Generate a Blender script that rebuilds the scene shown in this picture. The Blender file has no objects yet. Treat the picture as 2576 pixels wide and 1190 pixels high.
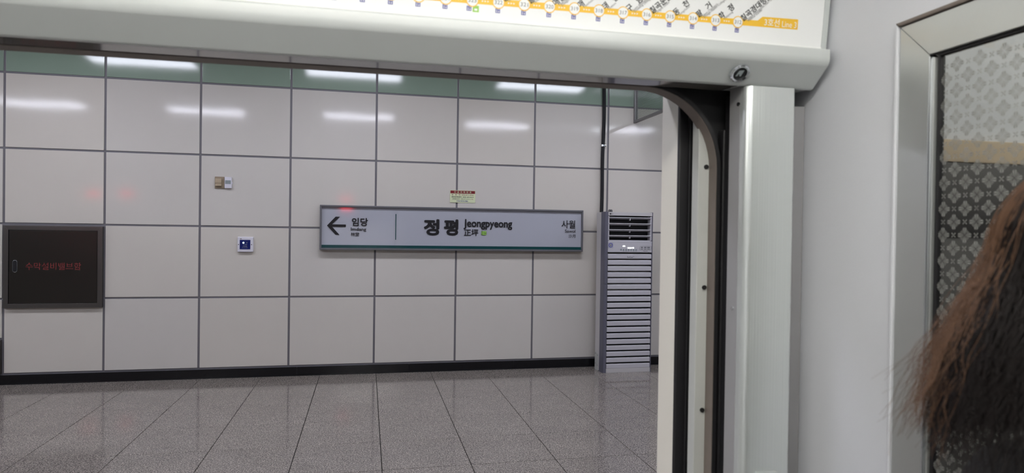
import bpy, bmesh, math, random
from mathutils import Vector, Matrix, Euler

random.seed(7)
SC = bpy.context.scene
COL = SC.collection
PI = math.pi

# ------------------------------------------------------------------ camera
# world: X along the platform wall, Y towards the wall (wall face at Y = 0), Z up, floors at Z = 0
CX, CY, CZ = 3.51858, -7.51573, 1.60989
cam_d = bpy.data.cameras.new('camera')
cam = bpy.data.objects.new('camera', cam_d)
COL.objects.link(cam)
R = Matrix.Rotation(-0.21553, 3, 'Z') @ Matrix.Rotation(-0.00984, 3, 'X') @ Matrix.Rotation(-0.0145, 3, 'Y')
M = R @ Matrix(((1, 0, 0), (0, 0, -1), (0, 1, 0)))
cam.matrix_world = Matrix.Translation((CX, CY, CZ)) @ M.to_4x4()
cam_d.sensor_width = 36.0
cam_d.lens = 1671.2 / 2576 * 36
cam_d.clip_start = 0.02
cam_d.dof.use_dof = True
cam_d.dof.focus_distance = 7.4
cam_d.dof.aperture_fstop = 8.0
SC.camera = cam

# ------------------------------------------------------------------ world, exposure, lamp strengths
wd = bpy.data.worlds.new('station_dark')
SC.world = wd
wd.use_nodes = True
wd.node_tree.nodes['Background'].inputs[0].default_value = (0.75, 0.8, 0.85, 1)
wd.node_tree.nodes['Background'].inputs[1].default_value = 0.10
SC.view_settings.view_transform = 'Standard'
SC.view_settings.look = 'None'
SC.view_settings.exposure = 0.0
SC.view_settings.gamma = 1.0
SC.view_settings.use_curve_mapping = False
PLATFORM_LAMP = 27.0
TRAIN_LAMP = 23.0
GANGWAY_LAMP = 17.0
try:
    SC.cycles.use_denoising = True
    SC.cycles.max_bounces = 8
    SC.cycles.transparent_max_bounces = 24
    SC.cycles.sample_clamp_indirect = 6.0
    SC.cycles.caustics_reflective = False
    SC.cycles.caustics_refractive = False
except Exception:
    pass


# ------------------------------------------------------------------ materials
def lin(c):
    return tuple(((v / 255) / 12.92 if v / 255 <= 0.04045 else ((v / 255 + 0.055) / 1.055) ** 2.4) for v in c)


def mat(name, rgb, rough=0.5, metal=0.0, spec=0.5, coat=0.0, emit=0.0, bump=None, vary=None, brushed=None):
    """rgb in 0..255 sRGB.  bump=(scale, strength)  vary=(scale, amount) colour noise"""
    m = bpy.data.materials.new(name)
    m.use_nodes = True
    nt = m.node_tree
    b = nt.nodes['Principled BSDF']
    col = lin(rgb)
    b.inputs['Base Color'].default_value = (*col, 1)
    b.inputs['Roughness'].default_value = rough
    b.inputs['Metallic'].default_value = metal
    b.inputs['Specular IOR Level'].default_value = spec
    b.inputs['Coat Weight'].default_value = coat
    b.inputs['Coat Roughness'].default_value = 0.04
    if emit:
        b.inputs['Emission Color'].default_value = (*col, 1)
        b.inputs['Emission Strength'].default_value = emit
    tc = None
    if bump or vary or brushed:
        tc = nt.nodes.new('ShaderNodeTexCoord')
    if vary:
        n = nt.nodes.new('ShaderNodeTexNoise')
        n.inputs['Scale'].default_value = vary[0]
        n.inputs['Detail'].default_value = 4
        nt.links.new(tc.outputs['Object'], n.inputs['Vector'])
        mx = nt.nodes.new('ShaderNodeMix')
        mx.data_type = 'RGBA'
        mx.inputs[6].default_value = (*[v * (1 - vary[1]) for v in col], 1)
        mx.inputs[7].default_value = (*[min(1, v * (1 + vary[1])) for v in col], 1)
        nt.links.new(n.outputs['Fac'], mx.inputs[0])
        nt.links.new(mx.outputs[2], b.inputs['Base Color'])
    if bump or brushed:
        n = nt.nodes.new('ShaderNodeTexNoise')
        mp = nt.nodes.new('ShaderNodeMapping')
        if brushed:
            mp.inputs['Scale'].default_value = brushed[0]
            n.inputs['Scale'].default_value = 1.0
            st = brushed[1]
        else:
            n.inputs['Scale'].default_value = bump[0]
            st = bump[1]
        n.inputs['Detail'].default_value = 3
        nt.links.new(tc.outputs['Object'], mp.inputs['Vector'])
        nt.links.new(mp.outputs['Vector'], n.inputs['Vector'])
        bp = nt.nodes.new('ShaderNodeBump')
        bp.inputs['Strength'].default_value = st
        bp.inputs['Distance'].default_value = 0.01
        nt.links.new(n.outputs['Fac'], bp.inputs['Height'])
        nt.links.new(bp.outputs['Normal'], b.inputs['Normal'])
        if coat:
            nt.links.new(bp.outputs['Normal'], b.inputs['Coat Normal'])
    return m


def granite(name, base, rough):
    m = bpy.data.materials.new(name)
    m.use_nodes = True
    nt = m.node_tree
    b = nt.nodes['Principled BSDF']
    tc = nt.nodes.new('ShaderNodeTexCoord')
    oi = nt.nodes.new('ShaderNodeObjectInfo')
    ad = nt.nodes.new('ShaderNodeVectorMath')
    ad.operation = 'ADD'
    sc_ = nt.nodes.new('ShaderNodeVectorMath')
    sc_.operation = 'SCALE'
    sc_.inputs[3].default_value = 37.0
    cmb = nt.nodes.new('ShaderNodeCombineXYZ')
    nt.links.new(oi.outputs['Random'], cmb.inputs[0])
    nt.links.new(oi.outputs['Random'], cmb.inputs[1])
    nt.links.new(cmb.outputs[0], sc_.inputs[0])
    nt.links.new(tc.outputs['Object'], ad.inputs[0])
    nt.links.new(sc_.outputs[0], ad.inputs[1])
    n1 = nt.nodes.new('ShaderNodeTexNoise')
    n1.inputs['Scale'].default_value = 125
    n1.inputs['Detail'].default_value = 2
    n2 = nt.nodes.new('ShaderNodeTexVoronoi')
    n2.inputs['Scale'].default_value = 135
    n3 = nt.nodes.new('ShaderNodeTexNoise')
    n3.inputs['Scale'].default_value = 3
    for n in (n1, n2, n3):
        nt.links.new(ad.outputs[0], n.inputs['Vector'])
    r1 = nt.nodes.new('ShaderNodeValToRGB')
    c = lin(base)
    r1.color_ramp.elements[0].position = 0.33
    r1.color_ramp.elements[0].color = (*[v * 0.30 for v in c], 1)
    r1.color_ramp.elements[1].position = 0.66
    r1.color_ramp.elements[1].color = (*[v * 1.75 for v in c], 1)
    nt.links.new(n1.outputs['Fac'], r1.inputs['Fac'])
    r2 = nt.nodes.new('ShaderNodeValToRGB')
    r2.color_ramp.elements[0].color = (0.45, 0.45, 0.45, 1)
    r2.color_ramp.elements[1].color = (1.35, 1.3, 1.28, 1)
    nt.links.new(n2.outputs['Color'], r2.inputs['Fac'])
    mx = nt.nodes.new('ShaderNodeMix')
    mx.data_type = 'RGBA'
    mx.blend_type = 'MULTIPLY'
    mx.inputs[0].default_value = 1.0
    nt.links.new(r1.outputs[0], mx.inputs[6])
    nt.links.new(r2.outputs[0], mx.inputs[7])
    r3 = nt.nodes.new('ShaderNodeMapRange')
    r3.inputs[3].default_value = 0.82
    r3.inputs[4].default_value = 1.16
    nt.links.new(n3.outputs['Fac'], r3.inputs[0])
    mx2 = nt.nodes.new('ShaderNodeMix')
    mx2.data_type = 'RGBA'
    mx2.blend_type = 'MULTIPLY'
    mx2.inputs[0].default_value = 1.0
    nt.links.new(mx.outputs[2], mx2.inputs[6])
    nt.links.new(r3.outputs[0], mx2.inputs[7])
    nt.links.new(mx2.outputs[2], b.inputs['Base Color'])
    b.inputs['Roughness'].default_value = rough
    return m


def glass_mat(name, tint, gloss=0.05):
    m = bpy.data.materials.new(name)
    m.use_nodes = True
    nt = m.node_tree
    nt.nodes.clear()
    out = nt.nodes.new('ShaderNodeOutputMaterial')
    tr = nt.nodes.new('ShaderNodeBsdfTransparent')
    tr.inputs[0].default_value = (*tint, 1)
    gl = nt.nodes.new('ShaderNodeBsdfGlossy')
    gl.inputs['Roughness'].default_value = gloss
    fr = nt.nodes.new('ShaderNodeFresnel')
    fr.inputs[0].default_value = 1.45
    ge = nt.nodes.new('ShaderNodeNewGeometry')          # the pane's inner side does not reflect totally
    iv = nt.nodes.new('ShaderNodeMath')
    iv.operation = 'SUBTRACT'
    iv.inputs[0].default_value = 1.0
    nt.links.new(ge.outputs['Backfacing'], iv.inputs[1])
    mu = nt.nodes.new('ShaderNodeMath')
    mu.operation = 'MULTIPLY'
    nt.links.new(fr.outputs[0], mu.inputs[0])
    nt.links.new(iv.outputs[0], mu.inputs[1])
    mx = nt.nodes.new('ShaderNodeMixShader')
    nt.links.new(mu.outputs[0], mx.inputs[0])
    nt.links.new(tr.outputs[0], mx.inputs[1])
    nt.links.new(gl.outputs[0], mx.inputs[2])
    nt.links.new(mx.outputs[0], out.inputs[0])
    return m


def film_mat(name, rgb, opacity):
    m = bpy.data.materials.new(name)
    m.use_nodes = True
    nt = m.node_tree
    nt.nodes.clear()
    out = nt.nodes.new('ShaderNodeOutputMaterial')
    tr = nt.nodes.new('ShaderNodeBsdfTransparent')
    df = nt.nodes.new('ShaderNodeBsdfDiffuse')
    df.inputs[0].default_value = (*lin(rgb), 1)
    tl = nt.nodes.new('ShaderNodeBsdfTranslucent')
    tl.inputs[0].default_value = (*lin(rgb), 1)
    m1 = nt.nodes.new('ShaderNodeMixShader')
    m1.inputs[0].default_value = 0.35
    m2 = nt.nodes.new('ShaderNodeMixShader')
    m2.inputs[0].default_value = opacity
    nt.links.new(df.outputs[0], m1.inputs[1])
    nt.links.new(tl.outputs[0], m1.inputs[2])
    nt.links.new(tr.outputs[0], m2.inputs[1])
    nt.links.new(m1.outputs[0], m2.inputs[2])
    nt.links.new(m2.outputs[0], out.inputs[0])
    return m


MT = {}
MT['cream'] = mat('cream_enamel', (209, 204, 195), 0.085, bump=(4.0, 0.05), vary=(2.0, 0.02))
# warm and cool reflections in the panels, painted as a random tint each
_nt = MT['cream'].node_tree
_b = _nt.nodes['Principled BSDF']
_src = _b.inputs['Base Color'].links[0].from_socket
_oi = _nt.nodes.new('ShaderNodeObjectInfo')
_mx = _nt.nodes.new('ShaderNodeMix')
_mx.data_type = 'RGBA'
_mx.blend_type = 'MULTIPLY'
_mx.inputs[0].default_value = 1.0
_rp = _nt.nodes.new('ShaderNodeValToRGB')
_rp.color_ramp.elements[0].color = (0.962, 0.968, 0.982, 1)
_rp.color_ramp.elements[1].color = (1.0, 0.99, 0.972, 1)
_nt.links.new(_oi.outputs['Random'], _rp.inputs['Fac'])
_nt.links.new(_src, _mx.inputs[6])
_nt.links.new(_rp.outputs[0], _mx.inputs[7])
_nt.links.new(_mx.outputs[2], _b.inputs['Base Color'])
MT['green'] = mat('sage_green_enamel', (140, 158, 142), 0.10, bump=(5.5, 0.035), vary=(2.0, 0.04))
MT['joint'] = mat('grey_sealant', (112, 110, 114), 0.55)
MT['black_stone'] = mat('black_granite', (14, 14, 17), 0.18, vary=(60, 0.4))
MT['granite'] = granite('grey_speckled_granite', (130, 125, 119), 0.075)
MT['grout'] = mat('dark_grout', (20, 19, 19), 0.8)
MT['ceiling'] = mat('ceiling_panel', (150, 150, 148), 0.6, vary=(3, 0.05))
MT['alu'] = mat('satin_silver_paint', (196, 200, 198), 0.30, metal=0.0, spec=0.6, vary=(14, 0.02))
MT['alu_under'] = mat('glossy_grey_underside', (120, 117, 114), 0.07, spec=0.9)
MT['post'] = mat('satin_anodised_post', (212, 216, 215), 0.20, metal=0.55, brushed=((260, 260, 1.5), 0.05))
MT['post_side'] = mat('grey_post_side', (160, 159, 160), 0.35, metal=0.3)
MT['wall_paint'] = mat('lavender_grey_panel', (207, 208, 213), 0.5, bump=(420, 0.05), vary=(2, 0.02))
MT['brushed'] = mat('brushed_aluminium', (190, 192, 190), 0.30, metal=0.75, brushed=((60, 60, 2), 0.02), vary=(6, 0.08))
MT['chrome'] = mat('polished_chrome', (225, 228, 232), 0.12, metal=1.0)
MT['steel_dark'] = mat('brushed_stainless_dark_reflection', (92, 89, 84), 0.28, metal=1.0, brushed=((1.5, 40, 500), 0.05))  # darker than bare stainless; dark surroundings it mirrors are put into the colour
MT['steel_frame'] = mat('stainless_frame', (128, 125, 121), 0.34, metal=1.0)
MT['trim_brown'] = mat('taupe_door_frame', (112, 102, 95), 0.55, vary=(30, 0.15))
MT['rubber'] = mat('black_rubber', (20, 19, 22), 0.5)
MT['dark'] = mat('dark_recess', (12, 12, 15), 0.6)
MT['jamb_strip'] = mat('pale_grey_jamb', (178, 179, 175), 0.45, vary=(40, 0.05))
MT['cream_body'] = mat('cream_body_paint', (218, 214, 203), 0.35)
MT['white'] = mat('white_print', (244, 245, 243), 0.35)
MT['board'] = mat('white_map_board', (240, 241, 240), 0.28, coat=0.2)
MT['yellow'] = mat('line_yellow', (240, 190, 52), 0.4)
MT['navy'] = mat('icon_navy', (66, 62, 150), 0.4)
MT['green_icon'] = mat('icon_green', (150, 200, 90), 0.4)
MT['ink'] = mat('black_ink', (20, 19, 22), 0.4)
MT['ink_grey'] = mat('grey_ink', (110, 108, 108), 0.4)
MT['teal'] = mat('dark_teal_print', (14, 66, 68), 0.25, coat=0.3)
MT['sign_face'] = mat('pale_acrylic_sign', (172, 174, 182), 0.08, coat=0.4, bump=(1.6, 0.015))
MT['sign_frame'] = mat('grey_sign_frame', (108, 108, 111), 0.4, metal=0.3)
MT['red_ink'] = mat('faded_red_ink', (122, 46, 44), 0.5)
MT['sticker'] = mat('pale_green_sticker', (214, 222, 182), 0.4)
MT['maroon'] = mat('maroon_print', (122, 22, 30), 0.4)
MT['tan'] = mat('tan_switch_plastic', (172, 155, 130), 0.45)
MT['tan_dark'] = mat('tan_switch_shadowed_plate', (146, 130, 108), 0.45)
MT['plastic'] = mat('white_plastic', (216, 214, 222), 0.4)
MT['lcd'] = mat('grey_display', (142, 150, 152), 0.2)
MT['screen_navy'] = mat('navy_display', (10, 20, 84), 0.12, emit=0.25)
MT['led_white'] = mat('white_led', (255, 255, 245), 0.4, emit=3.0)
MT['led_teal'] = mat('teal_white_led', (215, 255, 245), 0.4, emit=2.5)
MT['ac_white'] = mat('ac_white_plastic', (187, 185, 189), 0.38, vary=(8, 0.02))
MT['ac_side'] = mat('ac_white_side', (190, 187, 186), 0.38)
MT['ac_grey'] = mat('ac_slate_trim', (92, 92, 104), 0.4)
MT['ac_black'] = mat('ac_dark_interior', (5, 5, 7), 0.7)
MT['hose'] = mat('black_foam_insulation', (16, 16, 19), 0.75, bump=(40, 0.3))
MT['screen_frame'] = mat('grey_steel_frame', (120, 118, 118), 0.3, metal=0.6)
MT['wire'] = mat('fine_wire', (110, 116, 112), 0.5)
MT['glass_clear'] = glass_mat('clear_screen_glass', (0.93, 0.96, 0.94), 0.03)
MT['glass_tint'] = glass_mat('tinted_window_glass', (0.72, 0.73, 0.72), 0.04)
MT['film'] = film_mat('etched_flower_film', (142, 142, 139), 0.80)
MT['tan_panel'] = mat('tan_trim_band', (190, 172, 148), 0.5)
MT['cove'] = mat('dark_grey_cove', (96, 95, 94), 0.6)
MT['lamp'] = mat('platform_lamp_diffuser', (238, 240, 255), 0.5, emit=PLATFORM_LAMP)
MT['train_lamp'] = mat('train_lamp_diffuser', (255, 253, 246), 0.5, emit=TRAIN_LAMP)
MT['gang_lamp'] = mat('gangway_lamp_diffuser', (255, 252, 244), 0.5, emit=GANGWAY_LAMP)
MT['red_lamp'] = mat('red_lamp_lens', (255, 30, 50), 0.3, emit=13.0)
MT['train_dark'] = mat('train_exterior_steel', (120, 120, 122), 0.35, metal=0.6)
MT['train_floor'] = mat('train_floor_vinyl', (120, 118, 116), 0.4, vary=(60, 0.15))
MT['skin'] = mat('skin', (214, 168, 146), 0.5)
MT['coat'] = mat('charcoal_cloth', (34, 33, 36), 0.85, bump=(300, 0.2))
MT['trousers'] = mat('dark_blue_denim', (38, 44, 62), 0.85, bump=(300, 0.2))
MT['shoe'] = mat('black_leather', (18, 17, 17), 0.4)
MT['hair_shaded'] = mat('shaded_brown_hair', (22, 16, 15), 0.34, spec=.35)  # the hair's shaded side, put into the colour
MT['hair_backlit'] = mat('backlit_brown_hair', (90, 65, 48), 0.42, spec=.35)  # lighter brown of the backlit rim, put into the strand colour


# ------------------------------------------------------------------ mesh helpers
class MB:
    """collects shapes, given in world metres, in one bmesh"""

    def __init__(self):
        self.bm = bmesh.new()

    def _join(self, b, matrix=None):
        if matrix is not None:
            b.transform(matrix)
        me = bpy.data.meshes.new('tmp')
        b.to_mesh(me)
        b.free()
        self.bm.from_mesh(me)
        bpy.data.meshes.remove(me)
        return self

    def box(self, x0, x1, y0, y1, z0, z1, bev=0.0, seg=2, matrix=None):
        b = bmesh.new()
        bmesh.ops.create_cube(b, size=1.0)
        b.transform(Matrix.Translation(((x0 + x1) / 2, (y0 + y1) / 2, (z0 + z1) / 2)) @
                    Matrix.Diagonal((abs(x1 - x0), abs(y1 - y0), abs(z1 - z0), 1)))
        if bev:
            bmesh.ops.bevel(b, geom=list(b.edges), offset=bev, segments=seg, profile=0.5, affect='EDGES')
        return self._join(b, matrix)

    def cyl(self, p0, p1, r, seg=20, r2=None):
        p0, p1 = Vector(p0), Vector(p1)
        d = p1 - p0
        b = bmesh.new()
        bmesh.ops.create_cone(b, cap_ends=True, segments=seg, radius1=r, radius2=r if r2 is None else r2, depth=d.length)
        m = Matrix.Translation((p0 + p1) / 2) @ d.to_track_quat('Z', 'Y').to_matrix().to_4x4()
        return self._join(b, m)

    def prism(self, pts, axis, a0, a1, bev=0.0, seg=2):
        """pts: 2-D outline; axis 'X': pts=(y,z), 'Y': (x,z), 'Z': (x,y); extruded a0..a1"""
        b = bmesh.new()

        def P(u, v, a):
            return {'X': (a, u, v), 'Y': (u, a, v), 'Z': (u, v, a)}[axis]
        v0 = [b.verts.new(P(u, v, a0)) for u, v in pts]
        v1 = [b.verts.new(P(u, v, a1)) for u, v in pts]
        n = len(pts)
        b.faces.new(v0)
        b.faces.new(v1[::-1])
        for i in range(n):
            b.faces.new((v0[i], v0[(i + 1) % n], v1[(i + 1) % n], v1[i]))
        bmesh.ops.recalc_face_normals(b, faces=list(b.faces))
        if bev:
            bmesh.ops.bevel(b, geom=list(b.edges), offset=bev, segments=seg, profile=0.5, affect='EDGES')
        return self._join(b)

    def poly(self, pts3):
        v = [self.bm.verts.new(p) for p in pts3]
        self.bm.faces.new(v)
        return self

    def ring(self, c, n, r0, r1, h, seg=32, prof=None):
        """lathe of a rectangular (or prof) section about axis n through c; prof: (radius, height) list closed"""
        prof = prof or [(r0, 0), (r1, 0), (r1, h), (r0, h)]
        q = Vector(n).to_track_quat('Z', 'Y').to_matrix()
        c = Vector(c)
        rows = []
        for i in range(seg):
            a = 2 * PI * i / seg
            rows.append([self.bm.verts.new(c + q @ Vector((rr * math.cos(a), rr * math.sin(a), hh))) for rr, hh in prof])
        m = len(prof)
        for i in range(seg):
            A, B = rows[i], rows[(i + 1) % seg]
            for k in range(m):
                self.bm.faces.new((A[k], A[(k + 1) % m], B[(k + 1) % m], B[k]))
        return self

    def tube(self, pts, r, seg=8, r_end=None):
        pts = [Vector(p) for p in pts]
        rows = []
        up = Vector((0.31, 0.2, 0.93))
        for i, p in enumerate(pts):
            t = (pts[min(i + 1, len(pts) - 1)] - pts[max(i - 1, 0)])
            if t.length < 1e-9:
                t = Vector((0, 0, 1))
            t.normalize()
            a = t.cross(up)
            if a.length < 1e-4:
                a = t.cross(Vector((1, 0, 0)))
            a.normalize()
            b_ = t.cross(a)
            rr = r if r_end is None else r + (r_end - r) * i / (len(pts) - 1)
            rows.append([self.bm.verts.new(p + rr * (a * math.cos(2 * PI * k / seg) + b_ * math.sin(2 * PI * k / seg))) for k in range(seg)])
        for A, B in zip(rows[:-1], rows[1:]):
            for k in range(seg):
                self.bm.faces.new((A[k], A[(k + 1) % seg], B[(k + 1) % seg], B[k]))
        self.bm.faces.new(rows[0][::-1])
        self.bm.faces.new(rows[-1])
        return self


ORG = {}


def smooth(me, ang=35):
    for p in me.polygons:
        p.use_smooth = True
    try:
        me.set_sharp_from_angle(angle=math.radians(ang))
    except Exception:
        pass


def link(name, me, m, parent=None, org=None, sm=True):
    if m is not None:
        me.materials.clear()
        me.materials.append(MT[m] if isinstance(m, str) else m)
    o = bpy.data.objects.new(name, me)
    COL.objects.link(o)
    if parent is not None:
        o.parent = parent
        po = ORG.get(parent.name, Vector((0, 0, 0)))
        me.transform(Matrix.Translation(-po))
        ORG[o.name] = po
    else:
        org = Vector(org) if org is not None else Vector((0, 0, 0))
        me.transform(Matrix.Translation(-org))
        o.location = org
        ORG[o.name] = org
    if sm:
        smooth(me)
        wn = o.modifiers.new('weighted_normals', 'WEIGHTED_NORMAL')
        wn.keep_sharp = True
    return o


def obj(name, mb, m, parent=None, org=None, sm=True):
    me = bpy.data.meshes.new(name)
    bmesh.ops.recalc_face_normals(mb.bm, faces=list(mb.bm.faces))
    mb.bm.to_mesh(me)
    mb.bm.free()
    return link(name, me, m, parent, org, sm)


def thing(name, label, cat, loc=(0, 0, 0), group=None):
    o = bpy.data.objects.new(name, None)
    o.empty_display_size = 0.05
    COL.objects.link(o)
    o.location = loc
    ORG[o.name] = Vector(loc)
    return tag(o, label, cat, group)


def tag(o, label, cat, group=None):
    o['label'] = label
    o['category'] = cat
    if group:
        o['group'] = group
    return o


def struct(o, label=None):
    o['kind'] = 'structure'
    if label:
        o['label'] = label
    return o


def copies(src, locs, parent):
    """copies of one part, sharing mesh data, placed relative to the parent"""
    for p in locs:
        c = src.copy()
        COL.objects.link(c)
        c.location = p
        c.parent = parent


# text: the built-in font, turned into flat meshes that are fitted to a box on their plane
def text_mesh(s, bold=0.0):
    cu = bpy.data.curves.new('txt', 'FONT')
    cu.body = s
    cu.size = 1.0
    cu.resolution_u = 3
    o = bpy.data.objects.new('txt', cu)
    COL.objects.link(o)
    bpy.context.view_layer.update()
    dg = bpy.context.evaluated_depsgraph_get()
    me = bpy.data.meshes.new_from_object(o.evaluated_get(dg))
    bpy.data.objects.remove(o)
    bpy.data.curves.remove(cu)
    if bold:
        # a heavier weight: the same outlines laid over each other, shifted all round
        bm = bmesh.new()
        for k in range(9):
            a = 2 * PI * k / 8
            t = me.copy()
            if k < 8:
                t.transform(Matrix.Translation((bold * math.cos(a), bold * math.sin(a), -2e-5 * (k + 1))))
            bm.from_mesh(t)
            bpy.data.meshes.remove(t)
        bm.to_mesh(me)
        bm.free()
    return me


def bounds(me):
    xs = [v.co.x for v in me.vertices]
    ys = [v.co.y for v in me.vertices]
    return min(xs), max(xs), min(ys), max(ys)


def text_box(name, s, m, parent, frame, u0, u1, v0, v1, bold=0.0):
    """fits the text's outline to u0..u1, v0..v1 in frame (4x4: local x, y -> world)"""
    me = text_mesh(s, bold)
    a, b, c, d = bounds(me)
    T = Matrix.Translation((u0, v0, 0)) @ Matrix.Diagonal(((u1 - u0) / (b - a), (v1 - v0) / (d - c), 1, 1)) @ Matrix.Translation((-a, -c, 0))
    me.transform(frame @ T)
    return link(name, me, m, parent, sm=False)


def small_print(m, parent, y, u0, u1, v0, v1, words=3):
    """a line of print too small to read in the photograph: a row of word-long strokes, each a part"""
    step = (u1 - u0) / words
    for k in range(words):
        w_ = step * (.62 + .28 * ((k * 7 + words) % 3) / 2)
        obj('print_mark', MB().box(u0 + k * step, u0 + k * step + w_, y - .0002, y + .0012, v0 + (v1 - v0) * .15, v1 - (v1 - v0) * .15), m, parent, sm=False)


def frame_xz(y):
    """local (x, y) -> world (X, y const, Z), facing -Y"""
    return Matrix(((1, 0, 0, 0), (0, 0, -1, y), (0, 1, 0, 0), (0, 0, 0, 1)))


def rel(x, d, z):
    """a point given from where the photographer stands: x to the right, d towards the wall, z above the floor"""
    return (CX + x, CY + d, z)


# =================================================================== PLATFORM: floor
PW, RH = 0.90298, 0.75                     # wall panel module
TS = 0.6                                   # floor tile module
JX0, JY0 = 1.23801, -0.63462               # a joint along Y, a joint along X
fl = MB().box(-9, 20, -6.12, 0.0, -0.30, -0.012)
floor = struct(obj('floor', fl, 'grout', sm=False))
tile = obj('tile', MB().box(-TS / 2 + .0025, TS / 2 - .0025, -TS / 2 + .0027, TS / 2 - .0027, -0.012, 0.0, 0.0012, 1), 'granite', floor)
locs = []
for i in range(-4, 13):
    for j in range(0, 9):
        locs.append((JX0 + (i + .5) * TS, JY0 - (j + .5) * TS, 0))
tile.location = locs[0]
copies(tile, locs[1:], floor)
# the last course at the foot of the wall, and the floor farther along the platform
edge = obj('tile', MB().box(-TS / 2 + .0025, TS / 2 - .0025, JY0 + .0027, -0.0346, -0.012, 0.0, 0.0012, 1), 'granite', floor)
edge.location = (JX0 + (-4 + .5) * TS, 0, 0)
copies(edge, [(JX0 + (i + .5) * TS, 0, 0) for i in range(-3, 13)], floor)
far = MB().box(-9, JX0 - 4 * TS - .0015, -6.12, 0, -0.012, 0.0).box(JX0 + 13 * TS + .0015, 20, -6.12, 0, -0.012, 0.0)
far.box(JX0 - 4 * TS, JX0 + 13 * TS, -6.12, JY0 - 9 * TS - .0015, -0.012, 0)
obj('far_paving', far, 'granite', floor, sm=False)

# =================================================================== PLATFORM: wall
wall = struct(obj('wall_back', MB().box(-9, 20, 0.007, 0.25, 0, 3.72), 'joint', sm=False))
GAP = 0.021
panel_me = {}


def wall_panel(i0, n, z0, z1, m, tilt=True):
    w = PW * n
    key = (n, round(z1 - z0, 3), m)
    h = z1 - z0
    if key not in panel_me:
        o = obj('panel', MB().box(-w / 2 + GAP / 2, w / 2 - GAP / 2, 0, 0.03, -h / 2 + GAP * .45, h / 2 - GAP * .45, 0.003, 2), m, wall)
        panel_me[key] = o
    else:
        o = panel_me[key].copy()
        COL.objects.link(o)
        o.parent = wall
    o.location = (PW * (i0 + n / 2), 0, (z0 + z1) / 2)
    if tilt:
        o.rotation_euler = (math.radians(random.uniform(-.22, .22)), 0, math.radians(random.uniform(-.22, .22)))
    return o


ZB = 0.102
for i in range(-3, 10):
    for k in range(4):
        z0 = ZB + k * RH
        if i == 0 and k == 1:
            continue
        if i == -1 and k == 0:
            wall_panel(i, 1, 0.455, z0 + RH, 'cream')
            continue
        wall_panel(i, 1, z0, z0 + RH, 'cream')
    wall_panel(i, 1, ZB + 4 * RH, 3.715, 'green')
farw = MB()
for a, b in ((-9, -3), (10, 21)):
    farw.box(a * PW if a > -9 else -9, b * PW if b < 21 else 20, 0, 0.007, ZB, ZB + 3)
obj('far_cladding', farw, 'cream', wall, sm=False)

bb = struct(obj('baseboard_back', MB().box(-9, 20, -0.020, 0.014, 0, ZB - 0.012), 'joint', sm=False))
st = obj('stone', MB().box(0.001, 1.199, -0.026, -0.018, 0.012, ZB - 0.006, 0.0015, 1).box(0.0, 1.2, -0.034, -0.018, 0.0, 0.014, 0.003, 2), 'black_stone', bb)
st.location = (-3.2, 0, 0)
copies(st, [(-3.2 + 1.2 * k, 0, 0) for k in range(1, 11)], bb)

ceil = struct(obj('ceiling', MB().box(-9, 20, -6.3, 0.25, 3.72, 3.82), 'ceiling', sm=False))

# ceiling lamps over the platform: two rows parallel to the wall
lamp_places = []
for k in range(-2, 5):
    for y, row in ((-1.72, 'nearer the tiled wall'), (-5.15, 'nearer the platform edge')):
        lamp_places.append((0.74 + 2.6 * k, y, row))
ORD = ['first', 'second', 'third', 'fourth', 'fifth', 'sixth', 'seventh']
src_lamp = None
for n, (x, y, row) in enumerate(lamp_places):
    if src_lamp is None:
        t = thing('ceiling_light', '', 'lamp', (x, y, 3.65))
        obj('housing', MB().box(x - .64, x + .64, y - .20, y + .20, 3.665, 3.72, .004), 'plastic', t)
        obj('diffuser', MB().box(x - .61, x + .61, y - .17, y + .17, 3.650, 3.668, .003), 'lamp', t)
        src_lamp = t
    else:
        t = src_lamp.copy()
        COL.objects.link(t)
        t.location = (x, y, 3.65)
        for ch in list(src_lamp.children):
            c = ch.copy()
            COL.objects.link(c)
            c.parent = t
    t['label'] = ORD[n // 2] + ' ceiling light from the left in the row ' + row
    t['category'] = 'lamp'
    t['group'] = 'platform lights ' + row

# =================================================================== PLATFORM: things on the wall
# ---- station sign
SX0, SX1, SZ0, SZ1 = 3.023, 6.004, 1.367, 1.852
sign = thing('station_sign', 'long framed station name sign with black Korean and English lettering on the wall', 'sign', (4.51, -0.02, SZ0))
fw = 0.02
fr = MB()
for (a, b, c, d) in ((SX0, SX1, SZ1 - fw, SZ1), (SX0, SX1, SZ0, SZ0 + fw), (SX0, SX0 + fw, SZ0 + fw, SZ1 - fw), (SX1 - fw, SX1, SZ0 + fw, SZ1 - fw)):
    fr.box(a, b, -0.072, 0.0, c, d, 0.003)
obj('frame', fr, 'sign_frame', sign)
fbx = MB().box(SX0 + fw - .004, SX1 - fw + .004, -0.053, -0.01, SZ0 + fw - .004, SZ1 - fw + .004,
               matrix=Matrix.Translation((0, -.055, SZ0 + fw)) @ Matrix.Rotation(math.radians(-.87), 4, 'X') @ Matrix.Translation((0, .055, -SZ0 - fw)))
face = obj('face', fbx, 'sign_face', sign, sm=False)
ys = -0.0556
obj('colour_stripe', MB().box(SX0 + fw, SX1 - fw, ys, -0.05, SZ0 + fw, SZ0 + fw + .033), 'teal', sign, sm=False)
obj('divider', MB().box(3.829, 3.838, ys, -0.05, 1.482, 1.768), 'teal', sign, sm=False)
ar = MB()
ar.prism([(3.098, 1.629), (3.188, 1.727), (3.233, 1.727), (3.152, 1.643), (3.297, 1.643), (3.297, 1.617), (3.152, 1.617), (3.231, 1.529), (3.190, 1.529)], 'Y', ys, -0.05)
obj('arrow', ar, 'ink', sign, sm=False)
FS = frame_xz(ys - 0.0004)
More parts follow.
